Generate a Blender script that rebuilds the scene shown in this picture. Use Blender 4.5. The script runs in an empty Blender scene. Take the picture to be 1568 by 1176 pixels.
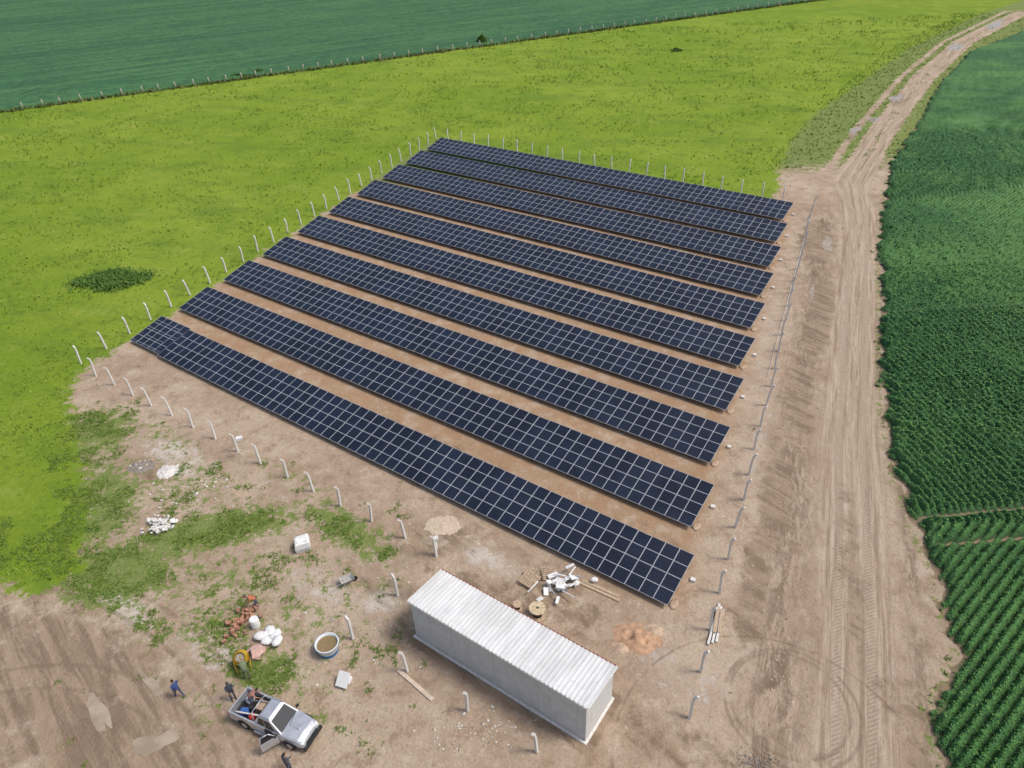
import bpy, bmesh, math, random
import numpy as np
from mathutils import Vector, Matrix
random.seed(7); rng=np.random.default_rng(11)
scene=bpy.context.scene
COL=scene.collection
# ------------------------------------------------------------------ camera
cam_d=bpy.data.cameras.new("camera"); cam=bpy.data.objects.new("camera",cam_d); COL.objects.link(cam)
rt=(.99900,-.04462,0.0); fw=(-.02597,-.58147,.81315); up=(-.03628,-.81234,-.58205)
cam.matrix_world=Matrix(((rt[0],-rt[1],-rt[2],0),(fw[0],-fw[1],-fw[2],0),(up[0],-up[1],-up[2],40.0),(0,0,0,1)))
cam_d.sensor_width=36; cam_d.lens=1107/1568*36; cam_d.clip_end=5000; cam_d.clip_start=0.5
scene.camera=cam
scene.view_settings.view_transform='Standard'; scene.view_settings.look='None'; scene.view_settings.exposure=0
# ------------------------------------------------------------------ light
w=bpy.data.worlds.new("World"); scene.world=w; w.use_nodes=True
nt=w.node_tree; nt.nodes.clear()
sky=nt.nodes.new("ShaderNodeTexSky"); sky.sky_type='NISHITA'; sky.sun_disc=False
SE,SR=math.radians(58),math.radians(100)
sky.sun_elevation=SE; sky.sun_rotation=SR; sky.air_density=1.0; sky.dust_density=4.0
bg=nt.nodes.new("ShaderNodeBackground"); bg.inputs[1].default_value=0.15
wo=nt.nodes.new("ShaderNodeOutputWorld"); nt.links.new(sky.outputs[0],bg.inputs[0]); nt.links.new(bg.outputs[0],wo.inputs[0])
sd=bpy.data.lights.new("sun","SUN"); sd.energy=2.1; sd.angle=math.radians(14); sd.color=(1,.96,.9)
so=bpy.data.objects.new("sun",sd); COL.objects.link(so)
sdir=Vector((math.sin(SR)*math.cos(SE),math.cos(SR)*math.cos(SE),math.sin(SE)))
so.rotation_euler=sdir.to_track_quat('Z','Y').to_euler(); so.location=(60,20,90)
# ------------------------------------------------------------------ node helper
class M:
    def __init__(s,name,rough=.8,spec=.3):
        s.m=bpy.data.materials.new(name); s.m.use_nodes=True; s.t=s.m.node_tree
        s.b=s.t.nodes["Principled BSDF"]; s.b.inputs["Roughness"].default_value=rough
        s.b.inputs["Specular IOR Level"].default_value=spec
    def _s(s,sock,v):
        if isinstance(v,bpy.types.NodeSocket): s.t.links.new(v,sock)
        elif v is not None:
            if sock.type=='RGBA' and len(v)==3: v=(*v,1)
            sock.default_value=v
    def pos(s): return s.t.nodes.new("ShaderNodeNewGeometry").outputs["Position"]
    def obj(s): return s.t.nodes.new("ShaderNodeTexCoord").outputs["Object"]
    def uv(s): return s.t.nodes.new("ShaderNodeTexCoord").outputs["UV"]
    def attr(s,n):
        a=s.t.nodes.new("ShaderNodeAttribute"); a.attribute_name=n; return a.outputs["Fac"]
    def math(s,op,a,b=None,c=None,clamp=False):
        n=s.t.nodes.new("ShaderNodeMath"); n.operation=op; n.use_clamp=clamp
        s._s(n.inputs[0],a); s._s(n.inputs[1],b)
        if c is not None: s._s(n.inputs[2],c)
        return n.outputs[0]
    def vmul(s,v,k):
        n=s.t.nodes.new("ShaderNodeVectorMath"); n.operation='MULTIPLY'; s._s(n.inputs[0],v); n.inputs[1].default_value=k; return n.outputs[0]
    def rot(s,v,ang,scale=(1,1,1)):
        n=s.t.nodes.new("ShaderNodeMapping"); n.inputs["Rotation"].default_value=(0,0,ang)
        s._s(n.inputs["Vector"],v); return s.vmul(n.outputs[0],scale)
    def noise(s,v,scale,detail=4,rough=.6,dist=0):
        n=s.t.nodes.new("ShaderNodeTexNoise"); s._s(n.inputs["Vector"],v)
        n.inputs["Scale"].default_value=scale; n.inputs["Detail"].default_value=detail; n.inputs["Roughness"].default_value=rough; n.inputs["Distortion"].default_value=dist
        return n.outputs[0]
    def sep(s,v):
        n=s.t.nodes.new("ShaderNodeSeparateXYZ"); s._s(n.inputs[0],v); return n.outputs
    def comb(s,x,y,z=0):
        n=s.t.nodes.new("ShaderNodeCombineXYZ"); s._s(n.inputs[0],x); s._s(n.inputs[1],y); s._s(n.inputs[2],float(z)); return n.outputs[0]
    def mix(s,f,a,b,mode='MIX'):
        n=s.t.nodes.new("ShaderNodeMix"); n.data_type='RGBA'; n.blend_type=mode; n.clamp_factor=True
        s._s(n.inputs[0],f); s._s(n.inputs[6],a); s._s(n.inputs[7],b); return n.outputs[2]
    def ss(s,v,lo,hi,a=0.,b=1.):
        n=s.t.nodes.new("ShaderNodeMapRange"); n.interpolation_type='SMOOTHSTEP'
        s._s(n.inputs[0],v); n.inputs[1].default_value=lo; n.inputs[2].default_value=hi; n.inputs[3].default_value=a; n.inputs[4].default_value=b
        return n.outputs[0]
    def col(s,c): s._s(s.b.inputs["Base Color"],c); return s
    def rough(s,r): s._s(s.b.inputs["Roughness"],r); return s
    def bump(s,h,strength=.5,dist=.1):
        n=s.t.nodes.new("ShaderNodeBump"); n.inputs["Strength"].default_value=strength; n.inputs["Distance"].default_value=dist
        s._s(n.inputs["Height"],h); s.t.links.new(n.outputs[0],s.b.inputs["Normal"]); return s
def simple(name,c,rough=.7,var=.25,scale=6,spec=.3,metal=0,bump=0):
    m=M(name,rough,spec); p=m.obj(); n=m.noise(p,scale,3)
    d=tuple(x*(1-var) for x in c); l=tuple(min(1,x*(1+var)) for x in c)
    m.col(m.mix(m.ss(n,.3,.7),d,l)); m.b.inputs["Metallic"].default_value=metal
    if bump: m.bump(m.noise(p,scale*4,3),bump,.03)
    return m.m
# ------------------------------------------------------------------ numpy noise
def vnoise(x,y,scale,seed=0,oct=3):
    out=0;amp=1;tot=0
    for o in range(oct):
        r=np.random.default_rng(seed+o*13); L=r.random((256,256))
        u=x/scale*2**o+37.3; v=y/scale*2**o+91.7
        iu=np.floor(u).astype(int); iv=np.floor(v).astype(int); fu=u-iu; fv=v-iv
        fu=fu*fu*(3-2*fu); fv=fv*fv*(3-2*fv)
        a=L[iu%256,iv%256];b=L[(iu+1)%256,iv%256];c=L[iu%256,(iv+1)%256];d=L[(iu+1)%256,(iv+1)%256]
        out=out+amp*((a*(1-fu)+b*fu)*(1-fv)+(c*(1-fu)+d*fu)*fv); tot+=amp; amp*=.5
    return out/tot
def polysd(x,y,poly):
    P=np.array(poly,float); n=len(P); best=np.full(x.shape,1e9); ins=np.zeros(x.shape,bool)
    for i in range(n):
        a=P[i];b=P[(i+1)%n]; ex,ey=b-a; wx=x-a[0]; wy=y-a[1]
        t=np.clip((wx*ex+wy*ey)/(ex*ex+ey*ey),0,1); best=np.minimum(best,(wx-t*ex)**2+(wy-t*ey)**2)
        c=((a[1]>y)!=(b[1]>y)); 
        xi=a[0]+(y-a[1])*(ex)/(ey if ey!=0 else 1e-9)
        ins^=(c&(x<xi))
    d=np.sqrt(best); return np.where(ins,d,-d)
def linesd(x,y,line):
    P=np.array(line,float); best=np.full(x.shape,1e9); sg=np.zeros(x.shape); s=np.zeros(x.shape); acc=0
    for i in range(len(P)-1):
        a=P[i];b=P[i+1]; e=b-a; L=math.hypot(*e); wx=x-a[0]; wy=y-a[1]
        t=np.clip((wx*e[0]+wy*e[1])/L**2,0,1); d=np.hypot(wx-t*e[0],wy-t*e[1]); k=d<best
        cr=np.sign(e[0]*wy-e[1]*wx); best=np.where(k,d,best); sg=np.where(k,cr,sg); s=np.where(k,acc+t*L,s); acc+=L
    return best*sg,s
# ------------------------------------------------------------------ mesh helper
def fastmesh(name,V,F,mats,attrs=None,parent=None,smooth=False,matidx=None):
    me=bpy.data.meshes.new(name); V=np.asarray(V,np.float32); F=np.asarray(F,np.int32); k=F.shape[1]
    me.vertices.add(len(V)); me.vertices.foreach_set("co",V.ravel())
    me.loops.add(F.size); me.loops.foreach_set("vertex_index",F.ravel())
    me.polygons.add(len(F)); me.polygons.foreach_set("loop_start",np.arange(0,F.size,k,dtype=np.int32)); me.polygons.foreach_set("loop_total",np.full(len(F),k,np.int32))
    if matidx is not None: me.polygons.foreach_set("material_index",np.asarray(matidx,np.int32))
    me.update(calc_edges=True)
    me.polygons.foreach_set("use_smooth",np.full(len(F),smooth))
    for n,a in (attrs or {}).items():
        at=me.attributes.new(n,'FLOAT','POINT'); at.data.foreach_set("value",np.asarray(a,np.float32).ravel())
    for m in (mats if isinstance(mats,list) else [mats]): me.materials.append(m)
    o=bpy.data.objects.new(name,me); COL.objects.link(o)
    if parent: o.parent=parent
    return o
def empty(name,loc=(0,0,0),rz=0):
    e=bpy.data.objects.new(name,None); COL.objects.link(e); e.location=loc; e.rotation_euler=(0,0,rz); e.empty_display_size=.5; return e
class PM:
    def __init__(s): s.bm=bmesh.new(); s.mats=[]
    def mi(s,m):
        if m not in s.mats: s.mats.append(m)
        return s.mats.index(m)
    def box(s,c,d,m,rz=0,rx=0,ry=0,M0=None):
        r=bmesh.ops.create_cube(s.bm,size=1); T=Matrix.Translation(c)@Matrix.Rotation(rz,4,'Z')@Matrix.Rotation(ry,4,'Y')@Matrix.Rotation(rx,4,'X')@Matrix.Diagonal((*d,1))
        if M0: T=M0@T
        bmesh.ops.transform(s.bm,matrix=T,verts=r['verts']); i=s.mi(m)
        for f in {f for v in r['verts'] for f in v.link_faces}: f.material_index=i
        return r['verts']
    def cyl(s,a,b,r1,r2,m,seg=12,caps=True):
        a=Vector(a);b=Vector(b);d=b-a; r=bmesh.ops.create_cone(s.bm,cap_ends=caps,segments=seg,radius1=r1,radius2=r2,depth=d.length)
        T=Matrix.Translation((a+b)/2)@d.to_track_quat('Z','Y').to_matrix().to_4x4()
        bmesh.ops.transform(s.bm,matrix=T,verts=r['verts']); i=s.mi(m)
        for f in {f for v in r['verts'] for f in v.link_faces}: f.material_index=i; f.smooth=len(f.verts)==4
        return r['verts']
    def blob(s,c,d,m,amp=.2,sub=2,rz=0,seed=0,smooth=True):
        r=bmesh.ops.create_icosphere(s.bm,subdivisions=sub,radius=.5); rr=random.Random(seed+int(abs(c[0]*97+c[1]*31)*10))
        ph=[rr.uniform(0,6) for _ in range(6)]
        for v in r['verts']:
            n=v.co.normalized(); k=1+amp*(math.sin(n.x*5+ph[0])*math.sin(n.y*6+ph[1])+.6*math.sin(n.z*9+ph[2]+n.x*7)+rr.uniform(-.5,.5)*.6)
            v.co=n*.5*k
        T=Matrix.Translation(c)@Matrix.Rotation(rz,4,'Z')@Matrix.Diagonal((*d,1)); bmesh.ops.transform(s.bm,matrix=T,verts=r['verts']); i=s.mi(m)
        for f in {f for v in r['verts'] for f in v.link_faces}: f.material_index=i; f.smooth=smooth
    def face(s,pts,m):
        f=s.bm.faces.new([s.bm.verts.new(p) for p in pts]); f.material_index=s.mi(m); return f
    def loft(s,rings,m,cap=True,smooth=False):
        R=[[s.bm.verts.new(p) for p in r] for r in rings]; i=s.mi(m); n=len(R[0])
        for a,b in zip(R,R[1:]):
            for k in range(n):
                f=s.bm.faces.new((a[k],a[(k+1)%n],b[(k+1)%n],b[k])); f.material_index=i; f.smooth=smooth
        if cap:
            for r,rev in((R[0],True),(R[-1],False)):
                f=s.bm.faces.new(list(reversed(r)) if rev else r); f.material_index=i
    def done(s,name,parent=None,loc=(0,0,0),rz=0,bevel=0,recalc=True):
        if recalc: bmesh.ops.recalc_face_normals(s.bm,faces=s.bm.faces[:])
        me=bpy.data.meshes.new(name); s.bm.to_mesh(me); s.bm.free()
        for m in s.mats: me.materials.append(m)
        o=bpy.data.objects.new(name,me); COL.objects.link(o); o.location=loc; o.rotation_euler=(0,0,rz)
        if parent: o.parent=parent
        if bevel:
            b=o.modifiers.new("bevel","BEVEL"); b.width=bevel; b.segments=2; b.limit_method='ANGLE'
        return o
# ------------------------------------------------------------------ site layout (metres)
AU=np.array([.8075,-.5899]); AN=np.array([.5899,.8075])
A_ANG=math.atan2(AU[1],AU[0])
FL0=np.array([-40.6,66.3]); STEP=np.array([3.06,6.72])
CROP=[(160,232),(137.9,204),(112.5,183.2),(92.6,157.8),(72.9,128.1),(60.9,110.7),(52.8,95.4),(46,81),(40.1,67.1),(35.5,57),(32.1,48.4),(29.6,40.4),(28.9,36.3),(27.9,31.5),(27,27.9),(26.6,25.6),(24.7,23.5),(22.8,22),(22.3,18.9),(22.6,12),(22.6,5),(400,5),(400,420)]
DIRT=[(-43.2,62.3),(-40,68),(-12.6,132.2),(-8,130.5),(38,97.5),(41,103),(43,110),(49,122),(58,137),(75,158),(104,193),(140,229),(165,250),(170,236),(138,202),(113,181),(94,156),(75,126),(64,110),(55,95),(43,67),(35,48),(32,40),(31,31),(29,23),(26,19),(26,10),(-70,10),(-70,54),(-50,42),(-40,36),(-34,33),(-31.5,35),(-33.5,41),(-36,46),(-38.5,50),(-41,54),(-43,58)]
TRK=[(16.9,14),(17.4,19),(20.3,26),(24.5,36.5),(27.8,45),(30.9,52.2),(38.6,70.1),(47.8,91.3),(51.6,103.3),(66.7,126.9),(90.4,161),(116.5,193.9),(152,229)]
FARL=np.array([-3.8,216.5]); FARD=np.array([.909,.4165]); FARN=np.array([-.4165,.909])
# ------------------------------------------------------------------ ground
def axis(segs):
    a=[]
    for lo,hi,st in segs: a+=list(np.arange(lo,hi,st))
    return np.array(a)
gx=axis([(-60,-48,.6),(-48,45,.3),(45,152,.8)]); gy=axis([(12,70,.3),(70,236,.8)])
def ext(a,lo,hi):
    l=[a[0]];st=1.
    while l[0]>lo: l.insert(0,l[0]-st); st*=1.12
    r=[a[-1]];st=1.
    while r[-1]<hi: r.append(r[-1]+st); st*=1.12
    return np.concatenate([l[:-1],a,r[1:]])
gx=ext(gx,-2500,2500); gy=ext(gy,-600,3500)
X,Y=np.meshgrid(gx,gy); x=X.ravel(); y=Y.ravel(); nxx=len(gx); nyy=len(gy)
dirt=np.clip(polysd(x,y,DIRT),-8,8)
trd,trs=linesd(x,y,TRK); trd=np.clip(trd,-14,14)
cropd=polysd(x,y,CROP)
def ell(x,y,cx,cy,rx,ry,ang,w):
    c,s=math.cos(math.radians(ang)),math.sin(math.radians(ang)); u=((x-cx)*c+(y-cy)*s)/rx; v=(-(x-cx)*s+(y-cy)*c)/ry
    return w*np.clip(1.5-np.sqrt(u*u+v*v),0,1)
def field(x,y,L):
    o=np.zeros_like(x)
    for b in L: o=np.maximum(o,ell(x,y,*b))
    return o
BL=[(-23,38.6,6.8,2.3,12,.95),(-13,38.2,5.2,1.7,-36,.8),(-28.5,35,4.6,3.4,0,.95),(-33.5,42,4,6,20,.85),(-16.3,26.6,2.9,1.6,-20,.85),(-20,30.2,3.4,2.4,0,.62),(-38,51,4.5,4.5,0,.85),
    (-30.5,50,5,1.6,-36,.5),(-22,34,6,3,0,.52),(-10.2,35.6,1.8,1,0,.7),(-36,37,5,2.2,-35,1.0),(-14.8,30.2,3,2,0,.5),(-12.3,23.2,1,.6,0,.7),(-19,24,2.5,1,-30,.4),(-27,44,6,3.4,-30,.52),(-17,43,7,1.2,-36,.45),
    (-17,33,13,8,-36,.38),(-13,25,3,2,0,.34),(-25,30.5,4,1.4,-36,.5)]
PASTE=[(34,85,1.0,9,-24,.5),(27,64,1.,12,-24,.4),(21,47,1,9,-24,.4),(-9.3,31.5,1.6,1.1,0,.85),(-27,31.8,4,1.2,-36,.6),(-29,47.5,5,2,-36,.6),(-14,33,5,2,-36,.45),(10,25,4,3,0,.4),(-2,34.5,4,1.2,-36,.6),(-20,28,4,1.2,-36,.5)]
WET=[(-26,24.5,12,4.2,-40,.95),(-35,27,9,6,-40,.75),(-6.2,36.6,3.8,1.7,0,.8),(39,83,2.4,7,-20,.85),(33,66,1.4,11,-25,.9),(26,52,1.7,9,-22,.75),(20,40,1.6,8,-20,.75),(-3,31.5,5,1.8,-36,.65),(2,31,5,2.4,-36,.6),(-30.8,46,2.6,1.3,-30,.7),(-9,32,3.4,1.6,-30,.6),
     (-6,47,9,1.2,-36,.55),(10,36,5,1.1,-36,.45),(-22,56.5,8,1.2,-36,.5),(62,127,7,1.6,57,.8),(78,146,6,1.6,57,.7),(8,21,6,1.8,-20,.55),(15.5,31,1.3,7,-22,.7),(-8,29,1.2,1.8,0,.65),(23,33,1.,9,-18,.6),(21.5,22,1.8,4,0,.5),(14,20,2.5,2,0,.5)]
def wfield(x,y,trd,cropd):
    wv=field(x,y,BL); upz=np.clip((y-104)/12,0,1); a=np.abs(trd)
    v=np.where(a<.55,.45,np.where(a>2.2,.92,.05)); v=np.where((trd>3.6)&(trd<4.8),.30,v); v=np.where((trd>5)&(trd<14),1.15,v)
    wv=np.maximum(wv,upz*v)
    return np.maximum(wv,.55*np.clip(1-np.abs(cropd+.25)/.9,0,1))
weeds=wfield(x,y,trd,cropd); wet=field(x,y,WET); pale=field(x,y,PASTE)
bx=(x+1.85)*AU[0]+(y-24.85)*AU[1]; by=(x+1.85)*AN[0]+(y-24.85)*AN[1]-1.45
bd=np.maximum(np.abs(bx)-6.25,np.abs(by)-1.5); trench=np.clip(1-np.abs(bd-.3)/.5,0,1)
wet=np.maximum(wet,trench*1.3)
au=(x-FL0[0])*AU[0]+(y-FL0[1])*AU[1]; av=(x-FL0[0])*AN[0]+(y-FL0[1])*AN[1]; au2=au+av*1.495/7.23
warm=np.clip(np.minimum(np.minimum(au2+1,63.5-au2),np.minimum(av+.5,70.5-av))/1.5,0,1)
berm=np.clip(1-np.abs(trd-4.4)/2.4,0,1)*np.clip((100-y)/10,0,1)
berm=np.maximum(berm,.8*np.clip(1-np.abs(trd+3.6)/.9,0,1)*np.clip((100-y)/10,0,1))
idx=np.arange(nxx*nyy).reshape(nyy,nxx); F=np.stack([idx[:-1,:-1],idx[:-1,1:],idx[1:,1:],idx[1:,:-1]],-1).reshape(-1,4)
g=M("ground_soil_and_grass",.95,.12); p=g.pos()
n1=g.noise(p,.035,3,.65); n2=g.noise(p,.22,5,.78); n3=g.noise(p,1.8,3,.8); n4=g.noise(g.rot(p,math.radians(20),(.3,1,1)),.16,4,.75)
gr=g.mix(g.ss(n1,.35,.65),(.175,.268,.022),(.235,.318,.034))
gr=g.mix(g.ss(n4,.47,.66,0,.55),gr,(.120,.205,.026))
gr=g.mix(g.ss(n2,.51,.67,0,.6),gr,(.105,.180,.024))
gr=g.mix(g.ss(n2,.47,.32,0,.6),gr,(.30,.345,.07))
gr=g.mix(g.ss(n3,.51,.69,0,.5),gr,(.090,.150,.020))
gr=g.mix(g.ss(n3,.42,.30,0,.45),gr,(.29,.33,.08))
d1=g.noise(p,.12,4,.65); d2=g.noise(p,.7,5,.74); d3=g.noise(p,5.,4,.8)
dr=g.mix(g.ss(d1,.35,.65),(.395,.29,.205),(.51,.40,.295))
dr=g.mix(g.ss(d2,.50,.65,0,.7),dr,(.30,.21,.14))
dr=g.mix(g.ss(d2,.47,.32,0,.65),dr,(.58,.48,.38))
dr=g.mix(g.ss(d3,.5,.68,0,.55),dr,(.26,.18,.12))
dr=g.mix(g.ss(d3,.42,.30,0,.5),dr,(.64,.56,.46))
pm_=g.ss(g.math('ADD',g.attr("pale"),g.math('MULTIPLY',g.math('SUBTRACT',d2,.5),2.)),.35,.8)
dr=g.mix(g.math('MULTIPLY',pm_,.75),dr,(.66,.60,.53))
wm=g.attr("warm"); dr=g.mix(g.math('MULTIPLY',wm,g.ss(d2,.36,.58,.25,.85)),dr,(.39,.245,.14))
td=g.attr("trk_d"); ts=g.attr("trk_s")
tn=g.noise(g.comb(g.math('MULTIPLY',td,2.6),g.math('MULTIPLY',ts,.10)),1.3,4,.75)
tl=g.noise(g.comb(g.math('MULTIPLY',td,1.3),g.math('MULTIPLY',ts,.04)),1.6,4,.75)
atd=g.math('ABSOLUTE',td)
trkzone=g.ss(g.math('ADD',atd,g.math('MULTIPLY',d2,1.8)),2.3,3.9,1,0)
tcol=g.mix(g.ss(tn,.35,.65),(.36,.265,.185),(.53,.42,.315))
tcol=g.mix(g.ss(tl,.5,.60,0,.75),tcol,(.25,.175,.12)); tcol=g.mix(g.ss(tl,.47,.38,0,.5),tcol,(.60,.50,.39))
rut=g.ss(g.math('ABSOLUTE',g.math('SUBTRACT',g.math('ADD',atd,g.math('MULTIPLY',tl,.6)),1.25)),.10,.40,1,0)
tread=g.math('SINE',g.math('MULTIPLY',g.math('ADD',ts,g.math('MULTIPLY',td,.8)),22.))
rc=g.mix(g.ss(tread,-.3,.5,0,.5),(.47,.37,.275),(.24,.17,.118))
tcol=g.mix(g.math('MULTIPLY',rut,g.ss(d2,.35,.55,.35,1)),tcol,rc)
dr=g.mix(g.math('MULTIPLY',trkzone,.92),dr,tcol)
bcol=g.mix(g.ss(g.noise(g.comb(g.math('MULTIPLY',td,1.3),g.math('MULTIPLY',ts,.35)),1.1,5,.8,.6),.42,.58),(.195,.138,.092),(.45,.345,.25))
dr=g.mix(g.math('MULTIPLY',g.attr("berm"),g.ss(d1,.35,.55,.45,1)),dr,bcol)
yv=g.noise(g.rot(p,math.radians(48),(.14,1.2,1)),1.,5,.75,.5)
wtm=g.ss(g.math('ADD',g.attr("wet"),g.math('MULTIPLY',g.math('SUBTRACT',d2,.5),1.8)),.30,.80)
wc=g.mix(g.ss(yv,.40,.60),(.215,.15,.10),(.37,.275,.185))
dr=g.mix(g.math('MULTIPLY',wtm,.84),dr,wc)
sp=g.sep(p)
def ring(cx,cy,r,wd):
    dx=g.math('SUBTRACT',sp[0],cx); dy=g.math('SUBTRACT',sp[1],cy)
    l=g.math('SQRT',g.math('ADD',g.math('MULTIPLY',dx,dx),g.math('MULTIPLY',dy,dy)))
    return g.math('MULTIPLY',g.ss(g.math('ABSOLUTE',g.math('SUBTRACT',l,r)),wd*.4,wd,1,0),g.ss(d2,.38,.55,.25,1))
for (cx,cy,r,wd) in [(15.2,22.9,3.3,.16),(15.3,22.7,3.75,.14),(13.,19.,8.5,.12),(-30,12,14,.2),(-30,12,15.6,.2),(-42,4,31,.22),(-42,4,32.8,.22)]:
    dr=g.mix(g.math('MULTIPLY',ring(cx,cy,r,wd),.5),dr,(.22,.155,.105))
wn=g.noise(p,1.3,5,.82)
wmask=g.ss(g.math('ADD',g.attr("weeds"),g.math('MULTIPLY',g.math('SUBTRACT',wn,.5),3.0)),.46,.72)
wg=g.mix(g.ss(d3,.4,.62),(.125,.20,.032),(.22,.27,.075))
dr=g.mix(g.math('MULTIPLY',wmask,.9),dr,wg)
dm=g.ss(g.math('ADD',g.attr("dirt"),g.math('MULTIPLY',g.math('SUBTRACT',g.noise(p,.6,5,.8),.5),7.)),-.4,.4)
g.col(g.mix(dm,gr,dr))
g.bump(g.noise(p,2.4,5,.78),.9,.24)
g.rough(g.ss(wtm,0,1,.95,.6))
fastmesh("ground",np.stack([x,y,np.zeros_like(x)],-1),F,g.m,dict(dirt=dirt,trk_d=trd,trk_s=trs,weeds=weeds,wet=wet,warm=warm,berm=berm,pale=pale),smooth=True)
# ------------------------------------------------------------------ leaves / tufts
def leafmat(name,c1,c2,c3):
    m=M(name,.65,.2); r=m.attr("rnd"); n=m.noise(m.pos(),.25,2)
    c=m.mix(r,c1,c2); c=m.mix(m.ss(n,.45,.7,0,.6),c,c3); m.col(c); return m.m
def leaves(name,C,s,mat,tilt=.5,aspect=.6):
    N=len(C); a=rng.random(N)*6.283; t1=rng.normal(0,tilt,N); t2=rng.normal(0,tilt,N); s=np.broadcast_to(s,(N,))
    u=np.stack([np.cos(a),np.sin(a),t1],-1)*s[:,None]*.5; v=np.stack([-np.sin(a),np.cos(a),t2],-1)*s[:,None]*.5*aspect
    V=np.stack([C-u,C-v,C+u,C+v],1).reshape(-1,3); F=np.arange(4*N).reshape(N,4)
    return fastmesh(name,V,F,mat,dict(rnd=np.repeat(rng.random(N),4)))
def tufts(name,P,h,mat,blades=5,spread=.5,width=.12):
    N=len(P); B=np.repeat(P,blades,0); hh=np.repeat(np.broadcast_to(h,(N,)),blades)*rng.uniform(.6,1.1,N*blades); n=len(B)
    a=rng.random(n)*6.283; ln=rng.uniform(.3,1.,n)*spread
    B=B+np.stack([rng.normal(0,.3,n)*hh,rng.normal(0,.3,n)*hh,np.zeros(n)],-1)
    sd_=np.stack([-np.sin(a),np.cos(a),np.zeros(n)],-1)*(hh*width)[:,None]
    tip=B+np.stack([np.cos(a)*ln*hh,np.sin(a)*ln*hh,hh],-1)
    V=np.stack([B-sd_,B+sd_,tip],1).reshape(-1,3); F=np.arange(3*n).reshape(n,3)
    return fastmesh(name,V,F,mat,dict(rnd=np.repeat(rng.random(n),3)))
grassm=leafmat("pasture_grass",(.13,.215,.02),(.28,.36,.055),(.14,.225,.025))
n=120000; yy=(rng.random(n)**1.3)*205+28; xx=rng.uniform(-1,1,n)*(yy*.85+12)
k=(polysd(xx,yy,DIRT)<.6-rng.random(len(xx))*2.2)&(polysd(xx,yy,CROP)<-.3)&(((xx-FARL[0])*FARN[0]+(yy-FARL[1])*FARN[1])<-.5)
den=vnoise(xx,yy,5,3); k&=rng.random(len(xx))<np.clip((den-.42)*4,.12,1)
P=np.stack([xx[k],yy[k],np.zeros(k.sum())],-1)
tufts("pasture_grass",P,rng.uniform(.10,.30,len(P))*(.8+P[:,1]/200),grassm,3,1.0,.2)
weedm=leafmat("weed_leaves",(.09,.17,.025),(.19,.275,.05),(.14,.215,.04))
n=120000; xx=rng.uniform(-46,-6,n); yy=rng.uniform(20,62,n)
xx=np.concatenate([xx,rng.uniform(20,150,70000)]); yy=np.concatenate([yy,rng.uniform(18,232,70000)])
tdd,_=linesd(xx,yy,TRK); cdd=polysd(xx,yy,CROP); wv=wfield(xx,yy,tdd,cdd)
k=wv+(vnoise(xx,yy,1.3,5,4)-.5)*2.2>.62+rng.random(len(xx))*.3
k&=((np.abs(tdd)<13)&(cdd<.3))|((yy<70)&(xx<0))
k&=~((np.abs((xx+14.5)*.913-(yy-22.8)*.407)<2.7)&(np.abs((xx+14.5)*.407+(yy-22.8)*.913)<1))
P=np.stack([xx[k],yy[k],np.zeros(k.sum())],-1)
tufts("yard_weeds",P,rng.uniform(.06,.19,len(P))*np.where(P[:,0]>15,1.8,1),weedm,4,1.2,.22)
# ------------------------------------------------------------------ right crop field (soybean)
def rowfield(x,y):
    s1=y>65.7; s2=y>35.6; s3=y>(94.2+(x-52.3)*.166)
    wn_=vnoise(x,y,26,9,2)*9
    def ph(a,k=.0): a=math.radians(a); return x*math.cos(a)+y*math.sin(a)+k*wn_
    a=ph(-52,.14); b=ph(8,.35); c=ph(32,.3); d=ph(-10,.25)
    return np.where(s3,d,np.where(s1,c,np.where(s2,b,a)))
gap_l=[((39.0,65.5),(70,66.0)),((29.6,36.6),(50,37.8)),((29.4,34.),(48,34.8)),((51.8,94.2),(100,102.)),((72,126),(140,140)),((58,106),(140,96)),((92,157),(190,170))]
def canopy(x,y):
    ph=rowfield(x,y); r=.5+.5*np.cos(ph/.6*6.283); fade=np.clip((230-y)/130,.1,1)
    z=.50+.24*(r-.5)*2*fade+(vnoise(x,y,.5,21,3)-.5)*.40+(vnoise(x,y,6,22,2)-.5)*.30
    gp=np.full(x.shape,9.)
    for a,b in gap_l:
        d,_=linesd(x,y,[a,b]); gp=np.minimum(gp,np.abs(d))
    gp=gp*(.7+.6*vnoise(x,y,.8,77,2)); z*=np.clip(gp/.5,.12,1)
    e=polysd(x,y,CROP)+(vnoise(x,y,1.2,33,3)-.5)*1.9
    z=z*np.clip(e/.7,0,1); return z,e,r,gp
ys=[14.]; 
while ys[-1]<300: ys.append(ys[-1]*1.0042)
ys=np.array(ys); tt=np.arange(.50,1.75,.0022)
T,YY=np.meshgrid(tt,ys); cx=(T*YY).ravel(); cy=YY.ravel()
cz,ce,cr,cg=canopy(cx,cy)
cr=np.where(cy>150,.5+(cr-.5)*np.clip((230-cy)/80,.2,1),cr)
idx=np.arange(cx.size).reshape(T.shape); F=np.stack([idx[:-1,:-1],idx[:-1,1:],idx[1:,1:],idx[1:,:-1]],-1).reshape(-1,4)
F=F[(ce[F]>-.15).all(1)]
us=np.unique(F); remap=np.zeros(cx.size,np.int64); remap[us]=np.arange(len(us)); F=remap[F]
cm=M("soybean_canopy",.75,.2); p=cm.pos()
c=cm.mix(cm.ss(cm.noise(p,.06,4,.65),.40,.60),(.034,.105,.038),(.085,.190,.058))
c=cm.mix(cm.ss(cm.noise(cm.rot(p,.3,(.25,1,1)),.14,3,.6),.48,.62,0,.6),c,(.032,.095,.036))
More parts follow.
